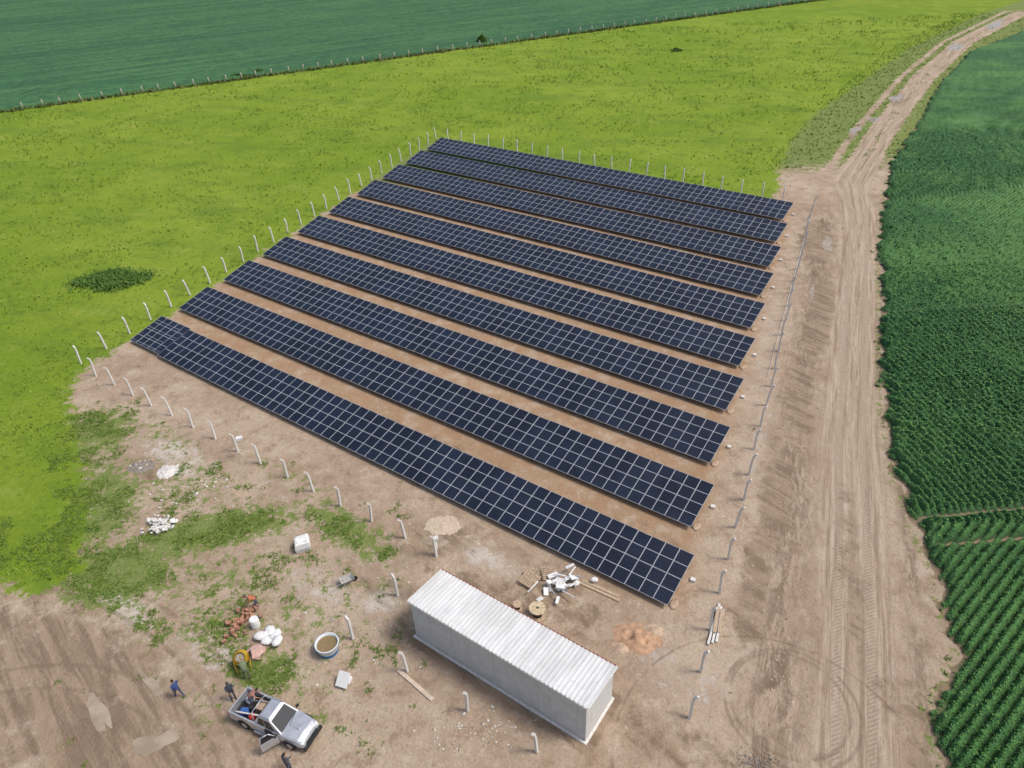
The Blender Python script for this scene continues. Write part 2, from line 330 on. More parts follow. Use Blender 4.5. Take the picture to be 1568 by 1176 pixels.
c=cm.mix(cm.ss(cm.noise(p,7,3,.8),.45,.7,0,.6),c,(.115,.245,.065))
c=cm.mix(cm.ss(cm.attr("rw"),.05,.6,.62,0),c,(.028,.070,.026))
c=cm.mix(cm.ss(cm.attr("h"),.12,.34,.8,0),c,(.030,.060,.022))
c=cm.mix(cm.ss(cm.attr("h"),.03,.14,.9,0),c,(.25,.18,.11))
cm.col(c)
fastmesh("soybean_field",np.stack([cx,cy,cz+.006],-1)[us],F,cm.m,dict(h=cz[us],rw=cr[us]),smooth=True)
soym=leafmat("soybean_leaf",(.040,.125,.038),(.115,.26,.06),(.055,.155,.045))
def soy(n,y0,y1,s0,s1):
    yy=rng.uniform(y0,y1,n); xx=yy*rng.uniform(.5,1.62,n); z,e,r,gp=canopy(xx,yy); k=(e>.1)&(rng.random(n)<(.15+.85*r))&(gp>.3)
    return np.stack([xx[k],yy[k],z[k]+rng.uniform(-.03,.10,k.sum())],-1),rng.uniform(s0,s1,k.sum())
a,sa=soy(160000,15,45,.10,.2); b,sb=soy(110000,45,75,.15,.26); c_,sc=soy(60000,75,125,.2,.34)
leaves("soybean_leaves",np.concatenate([a,b,c_]),np.concatenate([sa,sb,sc]),soym,.40)
# ------------------------------------------------------------------ far crop field
u=np.arange(-330,520,1.1); v=np.concatenate([np.arange(0,12,.6),np.arange(12,150,1.6),np.arange(150,900,8)])
U,Vv=np.meshgrid(u,v); fx=FARL[0]+U*FARD[0]+Vv*FARN[0]; fy=FARL[1]+U*FARD[1]+Vv*FARN[1]
fz=(.55+(vnoise(U,Vv,1.5,41,2)-.5)*.45)*np.clip(Vv/.8,0,1)+.01
idx=np.arange(U.size).reshape(U.shape); F=np.stack([idx[:-1,:-1],idx[:-1,1:],idx[1:,1:],idx[1:,:-1]],-1).reshape(-1,4)
fm=M("far_crop_canopy",.8,.2); p=fm.pos()
rowv=fm.noise(fm.rot(p,-math.radians(24.6),(.03,1.1,1)),1.,2,.6); rowc=fm.noise(fm.rot(p,-math.radians(24.6),(.006,.12,1)),1.,4,.7)
c=fm.mix(fm.ss(fm.noise(p,.02,4),.35,.65),(.038,.118,.050),(.054,.150,.056))
c=fm.mix(fm.ss(rowv,.44,.58,0,.65),c,(.095,.205,.072)); c=fm.mix(fm.ss(rowc,.48,.60,0,.5),c,(.028,.088,.042))
c=fm.mix(fm.ss(fm.noise(p,.8,4,.85),.46,.64,0,.7),c,(.020,.068,.034))
fm.col(c)
fastmesh("crop_field",np.stack([fx.ravel(),fy.ravel(),fz.ravel()],-1),F,fm.m,smooth=True)
n=5000; s_=rng.uniform(-240,330,n); q_=rng.normal(-.8,.5,n); P=np.stack([FARL[0]+FARD[0]*s_+FARN[0]*q_,FARL[1]+FARD[1]*s_+FARN[1]*q_,np.zeros(n)],-1)
tufts("fence_line_grass",P,rng.uniform(.4,.9,n),leafmat("dry_grass",(.07,.10,.025),(.20,.20,.07),(.08,.13,.03)),3,.9,.25)
# ------------------------------------------------------------------ common materials
concrete=simple("concrete",(.66,.64,.60),.9,.15,9,.2)
white=simple("white_paint",(.72,.72,.70),.6,.06,3)
galv=simple("galvanised_steel",(.45,.46,.48),.45,.15,12,.5,.6)
alu=simple("aluminium_frame",(.46,.48,.51),.45,.08,4,.5,.2)
wood=simple("weathered_wood",(.44,.33,.23),.9,.3,12,.2)
woodd=simple("wood_post",(.40,.36,.30),.95,.3,8)
rubber=simple("rubber",(.022,.022,.023),.8,.2,8)
black=simple("black_plastic",(.03,.03,.032),.6,.2,8)
soil=simple("loose_soil",(.42,.31,.22),1,.25,3,.1)
soilr=simple("dug_earth",(.42,.265,.165),1,.25,3,.1,0,.6)
soild=simple("dark_soil",(.29,.205,.14),1,.3,3,.1)
bagw=simple("white_woven_bag",(.72,.72,.70),.8,.12,7,.2,0,.4)
# ------------------------------------------------------------------ solar rows
pv=M("photovoltaic_glass",.14,.5); uvs=pv.sep(pv.uv())
cu=pv.math('FRACT',uvs[0]); cv=pv.math('FRACT',uvs[1])
def edge(s,k,w):
    f=pv.math('FRACT',pv.math('MULTIPLY',s,float(k))); d=pv.math('ABSOLUTE',pv.math('SUBTRACT',f,.5)); return pv.ss(d,.5-w*k*1.2,.5-w*k*.5,0,1)
cl=pv.math('MAXIMUM',edge(cu,6,.0045),pv.math('MULTIPLY',edge(cv,24,.0014),.6))
mid=pv.ss(pv.math('ABSOLUTE',pv.math('SUBTRACT',cv,.5)),.0045,.008,1,0)
tone=pv.noise(pv.pos(),.3,2); base=pv.mix(pv.ss(tone,.35,.65),(.005,.008,.017),(.009,.014,.029))
c=pv.mix(pv.math('MULTIPLY',cl,.45),base,(.12,.145,.20)); c=pv.mix(mid,c,(.70,.73,.76))
pv.col(c); pv.rough(pv.ss(tone,.3,.7,.12,.24))
NC=59; MW=1.0517; TL=2.10; tilt=math.radians(12)
def solar_row(i):
    o2=FL0+STEP*i; par=empty("solar_panel_row",(o2[0],o2[1],0),A_ANG)
    V=[];F=[];mi=[];UV=[]
    ct,st=math.cos(tilt),math.sin(tilt); rr=random.Random(i)
    for c in range(NC):
        dy=.22 if (i==0 and c<5) else 0
        for r in range(2):
            x0=c*MW+.009; x1=(c+1)*MW-.009; s0=r*(TL+.02); s1=s0+TL; z0=.42; ja,jb=rr.uniform(-.008,.008),rr.uniform(-.008,.008)
            def pt(xx,s,h): return (xx,s*ct-h*st+dy,z0+s*st+h*ct+ja*(xx-x0)+jb*(s-s0))
            fwd=.022; b=len(V)
            for (xx,s) in((x0,s0),(x1,s0),(x1,s1),(x0,s1)): V.append(pt(xx,s,0))
            for (xx,s) in((x0,s0),(x1,s0),(x1,s1),(x0,s1)): V.append(pt(xx,s,.035))
            for h in(.035,.031):
                for (xx,s) in((x0+fwd,s0+fwd),(x1-fwd,s0+fwd),(x1-fwd,s1-fwd),(x0+fwd,s1-fwd)): V.append(pt(xx,s,h))
            fs=[(b+3,b+2,b+1,b)]+[(b+k,b+(k+1)%4,b+4+(k+1)%4,b+4+k) for k in range(4)]+[(b+4+k,b+4+(k+1)%4,b+8+(k+1)%4,b+8+k) for k in range(4)]+[(b+8+k,b+8+(k+1)%4,b+12+(k+1)%4,b+12+k) for k in range(4)]
            for f in fs: F.append(f); mi.append(1); UV+=[(0,0)]*4
            F.append((b+12,b+13,b+14,b+15)); mi.append(0); UV+=[(.0,.0),(.9999,.0),(.9999,.9999),(0,.9999)]
    o=fastmesh("modules",V,F,[pv.m,alu],parent=par,matidx=mi)
    ul=o.data.uv_layers.new(name="UVMap"); ul.data.foreach_set("uv",np.array(UV,np.float32).ravel())
    q=PM(); L=NC*MW
    for s in(.5,1.6,2.65,3.75):
        q.box((L/2,s*ct,.42+s*st-.045),(L-.1,.06,.07),galv)
    xx=1.2
    while xx<L:
        q.box((xx,.9,.28),(.09,.09,.66),galv); q.box((xx,3.35,.52),(.09,.09,1.1),galv)
        q.box((xx,2.1,.42+2.1*st-.10),(.06,4.0,.07),galv,rx=tilt); xx+=3.3
    q.done("racking",par)
    q=PM(); q.box((L+.45,3.1,.10),(.32,.3,.2),concrete,rz=.2); q.cyl((L-.3,1.0,0),(L-.3,1.0,.5),.04,.04,galv,8); q.blob((L+.2,.6,.03),(.6,.8,.2),soil,.2,2)
    q.done("cable_pit",par)
for i in range(10): solar_row(i)
# ------------------------------------------------------------------ concrete fence
fence=empty("concrete_post_fence")
def postpath(q,b,out,h=2.0,lean=(0,0)):
    b=Vector((b[0],b[1],-.05)); o=Vector((out[0],out[1],0)).normalized(); s=Vector((-o.y,o.x,0))
    L=Vector((lean[0],lean[1],0)); pts=[(b,.08),(b+L*.8+Vector((0,0,h*.8)),.072),(b+L+o*.04+Vector((0,0,h)),.068),(b+L+o*.22+Vector((0,0,h+.26)),.06)]
    rings=[]
    for k,(p,r) in enumerate(pts):
        t=(pts[min(k+1,3)][0]-pts[max(k-1,0)][0]).normalized(); n_=t.cross(s).normalized()
        rings.append([p+s*r+n_*r,p+s*r-n_*r,p-s*r-n_*r,p-s*r+n_*r])
    q.loft(rings,concrete)
def fline(name,a,b,n,out):
    q=PM(); a=np.array(a);b=np.array(b)
    for i in range(n+1):
        p=a+(b-a)*i/n+rng.normal(0,.06,2); postpath(q,p,out,1.95+random.uniform(-.12,.12),(random.gauss(0,.08),random.gauss(0,.08)))
    q.done(name,fence)
fline("left_posts",(-44.1,62.9),(-11.9,133.4),25,(-.9,.4))
fline("back_posts",(-9.6,132.5),(39.5,97.5),20,(.6,.8))
fline("right_posts",(42.3,93.8),(9.3,22.2),25,(.9,-.4))
fline("front_posts",(-41.6,60.5),(-6.0,35.1),14,(-.6,-.8))
fline("gate_posts",(-8.4,31.8),(-10.8,28.5),1,(-.8,.6))
fline("yard_posts",(-7.2,26.0),(.4,20.7),2,(-.6,-.8))
q=PM(); q.box((-22.9,46.9,2.1),(.5,.35,.25),bagw,rz=.3); q.cyl((-5.9,35.3,0),(-5.9,35.3,1.6),.09,.09,concrete,8); q.box((-5.9,35.3,1.65),(.4,.3,.2),concrete,rz=.4); q.done("post_caps",fence)
q=PM(); q.cyl((42.3,93.8,.12),(24,55,.12),.02,.02,white,6); q.done("conduit",fence)
q=PM(); s=-240
while s<330:
    p=FARL+FARD*s-FARN*.9; q.cyl((p[0],p[1],0),(p[0]+random.gauss(0,.08),p[1],1.6),.17,.14,woodd,6); s+=4.+random.uniform(-.6,.6)
q.done("wooden_field_fence")
# ------------------------------------------------------------------ building
bl=empty("concrete_equipment_building",(-6.85,28.5,0),A_ANG)
pl=M("rendered_wall",.9,.2); p=pl.obj(); sx_=pl.sep(p)
c=pl.mix(pl.ss(pl.noise(p,1.2,4,.7),.35,.65),(.54,.535,.52),(.62,.615,.605)); c=pl.mix(pl.ss(pl.noise(pl.vmul(p,(3,3,.3)),1.5,4,.7),.50,.72,0,.45),c,(.44,.42,.385))
c=pl.mix(pl.ss(pl.math('ADD',sx_[2],pl.math('MULTIPLY',pl.noise(p,3,3),.5)),.25,.65,.75,0),c,(.42,.33,.25)); pl.col(c)
BLn,BW,HF,HB=12.45,3.05,3.6,3.25
q=PM(); T=.15
q.box((BLn/2,T/2,HF/2),(BLn,T,HF),pl.m); q.box((BLn/2,BW-T/2,HB/2),(BLn,T,HB),pl.m)
for xx in(T/2,BLn-T/2):
    v=[(xx-T/2,T,0),(xx+T/2,T,0),(xx+T/2,BW-T,0),(xx-T/2,BW-T,0)]; tz=[HF-(HF-HB)*(T/BW)]*2+[HB+(HF-HB)*(T/BW)]*2
    q.loft([[(a,b,0) for a,b,_ in v],[(a,b,z) for (a,b,_),z in zip(v,tz)]],pl.m)
q.done("walls",bl)
q=PM(); jm=simple("panel_joint",(.44,.43,.41))  # darker grey for the joint lines between wall panels
for xx in(3.12,6.22,9.33): q.box((xx,-.004,HF/2-.05),(.02,.012,HF-.15),jm)
q.box((BLn/2,BW/2,.04),(BLn+.3,BW+.3,.08),concrete); q.done("plinth",bl)
q=PM(); q.box((BLn/2,BW+.01,1.1),(1.0,.05,2.1),galv); q.box((3,BW+.01,2.3),(.9,.05,.5),black); q.done("rear_door_and_vent",bl)
roofm=M("corrugated_white_roof",.45,.4); p=roofm.obj(); c=roofm.mix(roofm.ss(roofm.noise(roofm.vmul(p,(1,.15,1)),1.5,4,.7),.35,.7),(.56,.56,.55),(.70,.70,.69)); c=roofm.mix(roofm.ss(roofm.noise(p,4,3),.56,.75,0,.4),c,(.44,.42,.38)); roofm.col(c)
prof=[]; xx=-.06
while xx<BLn+.06:
    prof+=[(xx,0),(xx+.15,0),(xx+.185,.05),(xx+.235,.05),(xx+.27,0)]; xx+=.27
V=[];sl=(HB-HF)/BW
for yy in(-.14,BW+.12):
    for (a,h) in prof: V.append((a,yy,HF+.05+sl*yy+h))
n=len(prof); F=[(k,k+1,n+k+1,n+k) for k in range(n-1)]
V2=[(a,b,c-.03) for a,b,c in V]; m_=len(V)
F2=[(d+m_,c+m_,b+m_,a+m_) for a,b,c,d in F]
edges=[(k+1,k,k+m_,k+1+m_) for k in range(n-1)]+[(n+k,n+k+1,n+k+1+m_,n+k+m_) for k in range(n-1)]
fastmesh("roof_sheets",V+V2,F+F2+edges,roofm.m,parent=bl)
redm=simple("red_flashing",(.35,.10,.06))
q=PM(); q.box((BLn/2,-.15,HF+.0),(BLn+.18,.03,.09),white); q.box((BLn/2,BW+.125,HB+.04),(BLn+.18,.03,.12),redm)
q.box((-.09,BW/2,(HF+HB)/2+.06),(.03,BW+.2,.10),white,rx=math.atan(sl)); q.box((BLn+.19,BW/2,(HF+HB)/2+.06),(.03,BW+.2,.10),white,rx=math.atan(sl)); q.done("trim",bl)
# ------------------------------------------------------------------ pickup truck
def pickup(loc,rz):
    t=empty("pickup_truck",loc,rz)
    paint=M("silver_paint",.28,.5); paint.b.inputs["Metallic"].default_value=.45; paint.b.inputs["Coat Weight"].default_value=.6
    paint.col(paint.mix(paint.ss(paint.noise(paint.obj(),3,4),.3,.7),(.46,.48,.51),(.54,.56,.59))); paint=paint.m
    glass=simple("vehicle_glass",(.015,.02,.025),.06,.1,3,.6)
    q=PM()
    def sec(x,hw,zb,zt,sh=.06,cr=.02):
        return [(x,-hw+.04,zb),(x,-hw,zb+.1),(x,-hw,zb+(zt-zb)*.55),(x,-hw+sh*.6,zt-.05),(x,-hw+sh+.05,zt),(x,0,zt+cr),(x,hw-sh-.05,zt),(x,hw-sh*.6,zt-.05),(x,hw,zb+(zt-zb)*.55),(x,hw,zb+.1),(x,hw-.04,zb)]
    q.loft([sec(-.72,.88,.42,1.06),sec(0,.89,.40,1.06),(sec(.98,.89,.40,1.06)),sec(1.12,.88,.42,1.07,.08,.05),sec(1.6,.87,.45,1.02,.1,.06),sec(2.15,.83,.45,.94,.12,.06),sec(2.42,.76,.42,.84,.14,.04),sec(2.52,.68,.45,.70,.1,.02)],paint,smooth=False)
    q.done("body",t,bevel=.015)
    q=PM()
    for sgn in(-1,1): q.loft([[(x,sgn*.88,.45),(x,sgn*.89,.8),(x,sgn*.86,1.10),(x,sgn*.76,1.10),(x,sgn*.76,.45)] for x in(-2.55,-.73)],paint)
    q.box((-1.64,0,.55),(1.82,1.52,.06),black); q.box((-2.58,0,.80),(.06,1.72,.56),paint); q.box((-.76,0,.83),(.05,1.5,.50),paint)
    q.box((-2.68,0,.50),(.14,1.7,.16),simple("chrome",(.5,.5,.52),.25,.1,4,.5,.8)); q.done("cargo_bed",t,bevel=.012)
    q=PM()
    b=[(-.62,-.80,1.05),(1.16,-.80,1.05),(1.16,.80,1.05),(-.62,.80,1.05)]; r=[(-.42,-.64,1.68),(.38,-.64,1.68),(.38,.64,1.68),(-.42,.64,1.68)]; r2=[(-.30,-.52,1.735),(.26,-.54,1.735),(.26,.54,1.735),(-.30,.52,1.735)]
    q.loft([b,r,r2],paint); q.done("cabin",t,bevel=.02)
    def lerp(a,b_,k): return Vector(a)*(1-k)+Vector(b_)*k
    def pane(q,A,B,C,D,u0,u1,v0,v1,m,off=.006):
        A,B,C,D=map(Vector,(A,B,C,D)); n_=(B-A).cross(D-A).normalized()*off
        P=[lerp(lerp(A,B,u),lerp(D,C,u),v)+n_ for u,v in((u0,v0),(u1,v0),(u1,v1),(u0,v1))]; q.face(P,m)
    q=PM()
    pane(q,b[1],b[2],r[2],r[1],.06,.94,.06,.93,glass); pane(q,b[3],b[0],r[0],r[3],.10,.90,.25,.9,glass)
    for A,B,C,D in((b[0],b[1],r[1],r[0]),(b[2],b[3],r[3],r[2])):
        for u0,u1 in((.05,.36),(.40,.80)) if A is b[0] else ((.20,.60),(.64,.95)): pane(q,A,B,C,D,u0,u1,.12,.86,glass)
    q.done("windows",t,recalc=False)
    q=PM()
    for sx2 in(-1.58,1.62):
        for sy in(-1,1):
            q.cyl((sx2,sy*.62,.38),(sx2,sy*.90,.38),.38,.38,rubber,24); q.cyl((sx2,sy*.89,.38),(sx2,sy*.915,.38),.22,.20,galv,14)
            pts=[]
            for k in range(13):
                a=math.pi*k/12; pts.append((sx2+math.cos(a)*.47,sy*.897,.40+math.sin(a)*.47))
            for k in range(12,-1,-1):
                a=math.pi*k/12; pts.append((sx2+math.cos(a)*.385,sy*.897,.40+math.sin(a)*.385))
            for k in range(12): 
                o=len(pts)-1; q.face([pts[k],pts[k+1],pts[o-k-1],pts[o-k]],black)
    q.done("wheels",t)
    q=PM(); hl=simple("headlamp",(.75,.78,.8),.15,.05,3,.6); rl=simple("tail_lamp",(.45,.02,.02),.3,.1,3)
    q.box((2.54,0,.60),(.06,.9,.22),black); q.box((2.58,0,.42),(.16,1.55,.2),black)
    for sy in(-1,1):
        q.box((2.40,sy*.60,.76),(.22,.24,.16),hl,rz=-sy*.3); q.box((-2.60,sy*.82,.85),(.07,.1,.34),rl)
        q.box((.92,sy*.98,1.12),(.1,.2,.15),black); q.box((0.0,sy*.58,1.77),(.72,.04,.04),galv)
        q.box((.1,sy*.93,.42),(1.8,.12,.05),galv)
        q.cyl((-.85,sy*.72,1.1),(-.95,sy*.55,1.62),.035,.035,galv,8)
    q.cyl((-.95,-.55,1.62),(-.95,.55,1.62),.035,.035,galv,8)
    q.box((1.65,0,1.085),(.5,.3,.035),paint); q.cyl((1.14,.35,1.10),(1.3,-.2,1.14),.012,.012,black,6); q.done("trim_and_lamps",t)
    d=PM(); M0=Matrix.Translation((.96,-.90,0))@Matrix.Rotation(math.radians(58),4,'Z')
    d.box((-.5,-.03,.76),(1.0,.06,.60),paint,M0=M0)
    for a,bb in(((-.98,-.03,1.05),(-.86,.02,1.62)),((-.02,-.03,1.05),(-.42,.02,1.62)),((-.86,.02,1.62),(-.42,.02,1.62))): d.cyl(M0@Vector(a),M0@Vector(bb),.03,.03,paint,6)
    d.face([M0@Vector(v) for v in((-.95,-.0,1.07),(-.06,-.0,1.07),(-.44,.03,1.6),(-.84,.03,1.6))],glass); d.done("open_door",t)
    d=PM(); d.box((.46,-.897,.78),(.90,.012,.56),black); d.box((.3,-.86,.95),(.5,.06,.25),black); d.done("dark_doorway_panel",t)  # black sheets on the solid body paint in the dark cab interior
    d=PM(); red=simple("red_fuel_can",(.45,.04,.03),.5); blu=simple("blue_crate",(.05,.12,.35),.5)
    d.box((-1.2,.3,.75),(.5,.6,.35),wood,rz=.1); d.box((-1.9,-.35,.72),(.45,.4,.3),blu,rz=.4); d.box((-1.25,-.45,.76),(.25,.35,.38),red,rz=-.2)
    d.blob((-2.1,.35,.75),(.6,.5,.4),bagw,.15,2); d.cyl((-2.4,.1,1.0),(-.8,.55,1.05),.03,.03,galv,8); d.cyl((-2.3,-.6,.9),(-.9,-.3,.92),.05,.05,concrete,8)
    d.cyl((-1.65,.0,.58),(-1.65,.0,.95),.18,.16,black,14); d.done("cargo",t,bevel=.01)
    return t
pickup((-14.45,22.95,0),math.radians(-25))
# ------------------------------------------------------------------ people
skin=simple("skin",(.30,.17,.11),.6,.08,20); hair=simple("hair",(.015,.012,.010),.7)
def person(name,loc,rz,shirt,pants,pose,cap=None):
    sh=simple("shirt",shirt,.85,.15,12); pa=simple("trousers",pants,.85,.15,12); boot=simple("boots",(.05,.035,.025),.7)
    d=dict(pelvis=(0,0,.95),waist=(0.0,0,1.08),chest=(.0,0,1.32),neck=(0,0,1.48),head0=(.01,0,1.56),
        hipL=(0,.10,.90),kneeL=(.02,.11,.50),ankL=(0,.11,.09),toeL=(.17,.13,.04),hipR=(0,-.10,.90),kneeR=(.02,-.11,.50),ankR=(0,-.11,.09),toeR=(.17,-.13,.04),
        shL=(0,.19,1.42),elL=(0,.26,1.14),wrL=(.08,.27,.90),shR=(0,-.19,1.42),elR=(0,-.26,1.14),wrR=(.08,-.27,.90))
    d.update(pose); names=list(d); V=[Vector(d[k]) for k in names]; R=dict(pelvis=.145,waist=.135,chest=.165,neck=.062,head0=.062,hipL=.095,hipR=.095,kneeL=.062,kneeR=.062,ankL=.045,ankR=.045,toeL=.035,toeR=.035,shL=.065,shR=.065,elL=.045,elR=.045,wrL=.03,wrR=.03)
    rad=[R[k] for k in names]; E=[];lab={}
    def e(a,b_,l): E.append((names.index(a),names.index(b_))); lab[len(E)-1]=l
    e('pelvis','waist',0);e('waist','chest',0);e('chest','neck',0);e('neck','head0',2)
    for s in'LR':
        e('pelvis','hip'+s,1);e('hip'+s,'knee'+s,1);e('knee'+s,'ank'+s,1);e('ank'+s,'toe'+s,3);e('chest','sh'+s,0);e('sh'+s,'el'+s,0);e('el'+s,'wr'+s,2)
        wr=Vector(d['wr'+s]); dr_=(wr-Vector(d['el'+s])).normalized(); side=dr_.cross(Vector((0,1,0))).normalized() if abs(dr_.y)<.9 else Vector((1,0,0))
        V.append(wr+dr_*.07); rad.append(.028); pi=len(V)-1; names.append('palm'+s); E.append((names.index('wr'+s),pi)); lab[len(E)-1]=2
        nrm=dr_.cross(side)
        for k,(o_,ln) in enumerate(((-.03,.07),(-.01,.085),(.01,.08),(.03,.06))):
            p1=wr+dr_*(.09+ln*.4)+side*o_; p2=p1+dr_*ln*.45+nrm*.02
            V+= [p1,p2]; rad+=[.010,.008]; names+=['f','f']; n0=len(V); E.append((pi,n0-2)); lab[len(E)-1]=2; E.append((n0-2,n0-1)); lab[len(E)-1]=2
        p1=wr+dr_*.04-side*.045; p2=p1+dr_*.035-side*.012; V+=[p1,p2]; rad+=[.012,.009]; names+=['f','f']; n0=len(V); E.append((pi,n0-2)); lab[len(E)-1]=2; E.append((n0-2,n0-1)); lab[len(E)-1]=2
    me=bpy.data.meshes.new("tmp"); me.from_pydata(V,E,[]); o=bpy.data.objects.new("tmp",me); COL.objects.link(o)
    sk=o.modifiers.new("skin","SKIN"); sv=me.skin_vertices[0].data
    for i,r in enumerate(rad): sv[i].radius=(r,r)
    sv[0].use_root=True
    ss_=o.modifiers.new("sub","SUBSURF"); ss_.levels=1; ss_.render_levels=1
    dg=bpy.context.evaluated_depsgraph_get(); me2=bpy.data.meshes.new_from_object(o.evaluated_get(dg))
    bpy.data.objects.remove(o)
    me2.materials.clear()
    for m in(sh,pa,skin,boot): me2.materials.append(m)
    for f in me2.polygons:
        c=f.center; best=9;bl_=0
        for k,(a,b_) in enumerate(E):
            A=V[a];B=V[b_];ab=B-A;t=max(0,min(1,(c-A).dot(ab)/max(ab.dot(ab),1e-9))); dd=(c-(A+ab*t)).length-(rad[a]*(1-t)+rad[b_]*t)
            if dd<best: best=dd;bl_=lab[k]
        f.material_index=bl_; f.use_smooth=True
    root=empty(name,loc,rz)
    bo=bpy.data.objects.new("body",me2); COL.objects.link(bo); bo.parent=root
    h=V[4]; hd=(Vector(d['head0'])-Vector(d['neck'])).normalized(); c=h+hd*.10+Vector((.015,0,0)); q=PM()
    r=bmesh.ops.create_uvsphere(q.bm,u_segments=16,v_segments=12,radius=1); q.mi(skin); hi=q.mi(hair)
    for v in r['verts']:
        p=v.co.copy()
        if p.z<-.2: p.x*=.92; p.y*=.84
        if p.x>.85 and abs(p.z)<.25: p.x+=.12
        v.co=Vector((p.x*.095,p.y*.078,p.z*.118))+c
    for f in q.bm.faces:
        cc=f.calc_center_median()-c
        if cc.z>.045 or (cc.x<-.02 and cc.z>-.05): f.material_index=hi
        f.smooth=True
    for sy in(-1,1):
        q.blob(c+Vector((0,sy*.08,-.005)),(.04,.02,.06),skin,.0,1); q.blob(c+Vector((.088,sy*.03,.012)),(.012,.024,.014),black,.0,1)
    q.blob(c+Vector((.102,0,-.018)),(.03,.024,.045),skin,0,1); q.blob(c+Vector((.086,0,-.062)),(.014,.05,.012),simple("lips",(.25,.09,.07)),0,1)
    if cap:
        cm_=simple("cap",cap,.8); q.blob(c+Vector((-.01,0,.06)),(.22,.19,.14),cm_,0,2); q.box(c+Vector((.12,0,.055)),(.12,.15,.012),cm_)
    q.done("head",root,recalc=False)
    return root
walk=dict(kneeL=(.18,.11,.52),ankL=(.25,.11,.09),toeL=(.42,.12,.05),kneeR=(-.05,-.11,.50),ankR=(-.30,-.11,.16),toeR=(-.16,-.12,.05),elL=(-.10,.25,1.15),wrL=(-.06,.27,.90),elR=(.10,-.25,1.15),wrR=(.25,-.25,.96))
bend=dict(waist=(.06,0,1.06),chest=(.26,0,1.22),neck=(.40,0,1.32),head0=(.46,0,1.37),shL=(.30,.19,1.26),shR=(.30,-.19,1.26),elL=(.42,.22,1.00),wrL=(.56,.16,.82),elR=(.42,-.22,1.00),wrR=(.56,-.14,.80),kneeL=(.10,.12,.52),kneeR=(.02,-.14,.50),ankR=(-.08,-.14,.09),toeR=(.09,-.15,.04))
reach=dict(elL=(.22,.22,1.28),wrL=(.44,.14,1.22),elR=(.20,-.22,1.22),wrR=(.42,-.15,1.18))
person("man",(-20.8,25.0,0),math.radians(150),(.05,.08,.22),(.08,.09,.15),walk)
person("man",(-17.5,24.7,0),math.radians(-50),(.06,.065,.09),(.06,.07,.13),reach,(.05,.05,.06))
person("man",(-17.0,26.0,0),math.radians(115),(.16,.19,.11),(.13,.13,.10),bend,(.3,.25,.1))
person("man",(-17.75,31.3,0),math.radians(200),(.40,.14,.08),(.08,.09,.15),bend,(.14,.08,.06))
person("man",(-13.15,20.3,0),math.radians(70),(.10,.10,.12),(.07,.08,.13),reach)
person("man",(-16.0,23.9,.58),math.radians(10),(.40,.20,.15),(.09,.10,.14),bend)
# ------------------------------------------------------------------ yard things
def mound(name,c,r,h,mat,seed=0,ry=None,rz=0,noise_=.35,n=40):
    ry=ry or r; a=np.linspace(-1.15,1.15,n); U,W=np.meshgrid(a,a); rr=np.sqrt(U**2+W**2)
    nz=vnoise(U*r*3+seed*7,W*ry*3,1.0,seed+50,4); z=np.clip(1-rr*(1+.35*(nz-.5)*2),0,1)**.8*h*(1+noise_*(nz-.5)*3)-.02
    idx=np.arange(n*n).reshape(n,n); F=np.stack([idx[:-1,:-1],idx[:-1,1:],idx[1:,1:],idx[1:,:-1]],-1).reshape(-1,4); F=F[(z.ravel()[F]>-.019).any(1)]
    o=fastmesh(name,np.stack([U*r,W*ry,z],-1).reshape(-1,3),F,mat,smooth=True); o.location=(c[0],c[1],0); o.rotation_euler=(0,0,rz); return o
mound("red_soil_heap",(7.2,27.7),1.6,.24,soilr,1,1.2,-.3,.9)
mound("red_soil_heap",(8.3,28.2),.8,.2,soil,2,.6)
mound("red_soil_heap",(6.0,27.0),.7,.18,soil,8,.5)
mound("cement_heap",(-29.0,45.6),.9,.22,simple("cement_powder",(.62,.59,.54)),3)
mound("sand_heap",(-5.6,38.0),1.5,.12,simple("pale_sand",(.50,.40,.30),.95,.15,5),6,1.1)
mound("ash_heap",(-31.6,46.3),1.3,.14,simple("ash",(.24,.21,.18),1,.5,9),7,.8)
def rubble(name,c,rx,ry,n,mats,s0,s1,seed,z=0):
    q=PM(); r=random.Random(seed)
    for i in range(n):
        s=r.uniform(s0,s1); q.blob((c[0]+r.gauss(0,rx*.5),c[1]+r.gauss(0,ry*.5),s*.3+z*r.random()),(s*r.uniform(.8,1.7),s,s*.55),r.choice(mats),.35,1,r.uniform(0,6),i,smooth=False)
    return q.done(name)
conc2=simple("pale_rubble",(.60,.58,.54),.9,.2,9); gm2=simple("dark_gravel",(.22,.20,.18),.9,.4,30)
rubble("gravel_heap",(12.3,19.6),1.1,.7,200,[gm2,gm2,soild],.04,.11,7,.03)
rubble("white_rubble",(-27.3,39.2),1.0,.8,80,[conc2,bagw],.12,.38,1,.35)
rubble("white_rubble",(-31.4,46.5),1.7,.7,28,[conc2,soil],.07,.24,2)
rubble("yard_rubble",(-25.5,43.0),5,2.5,60,[conc2,concrete],.05,.2,3)
rubble("yard_rubble",(-3.0,22.2),3.5,1.5,130,[conc2,soil,soil],.04,.15,4)
rubble("yard_rubble",(-12,31),9,6,170,[conc2,soil,soild,bagw],.04,.13,5)
brick=simple("red_clay_brick",(.38,.20,.13),.9,.3,8)
def brickpile(c,rz,n,seed):
    q=PM(); r=random.Random(seed)
    for i in range(n): q.box((r.gauss(0,.45),r.gauss(0,.28),.08+r.random()*.3),(.28,.16,.14),brick,r.uniform(0,3),r.uniform(-.4,.4),r.uniform(-.4,.4))
    q.done("clay_brick_pile",None,(c[0],c[1],0),rz)
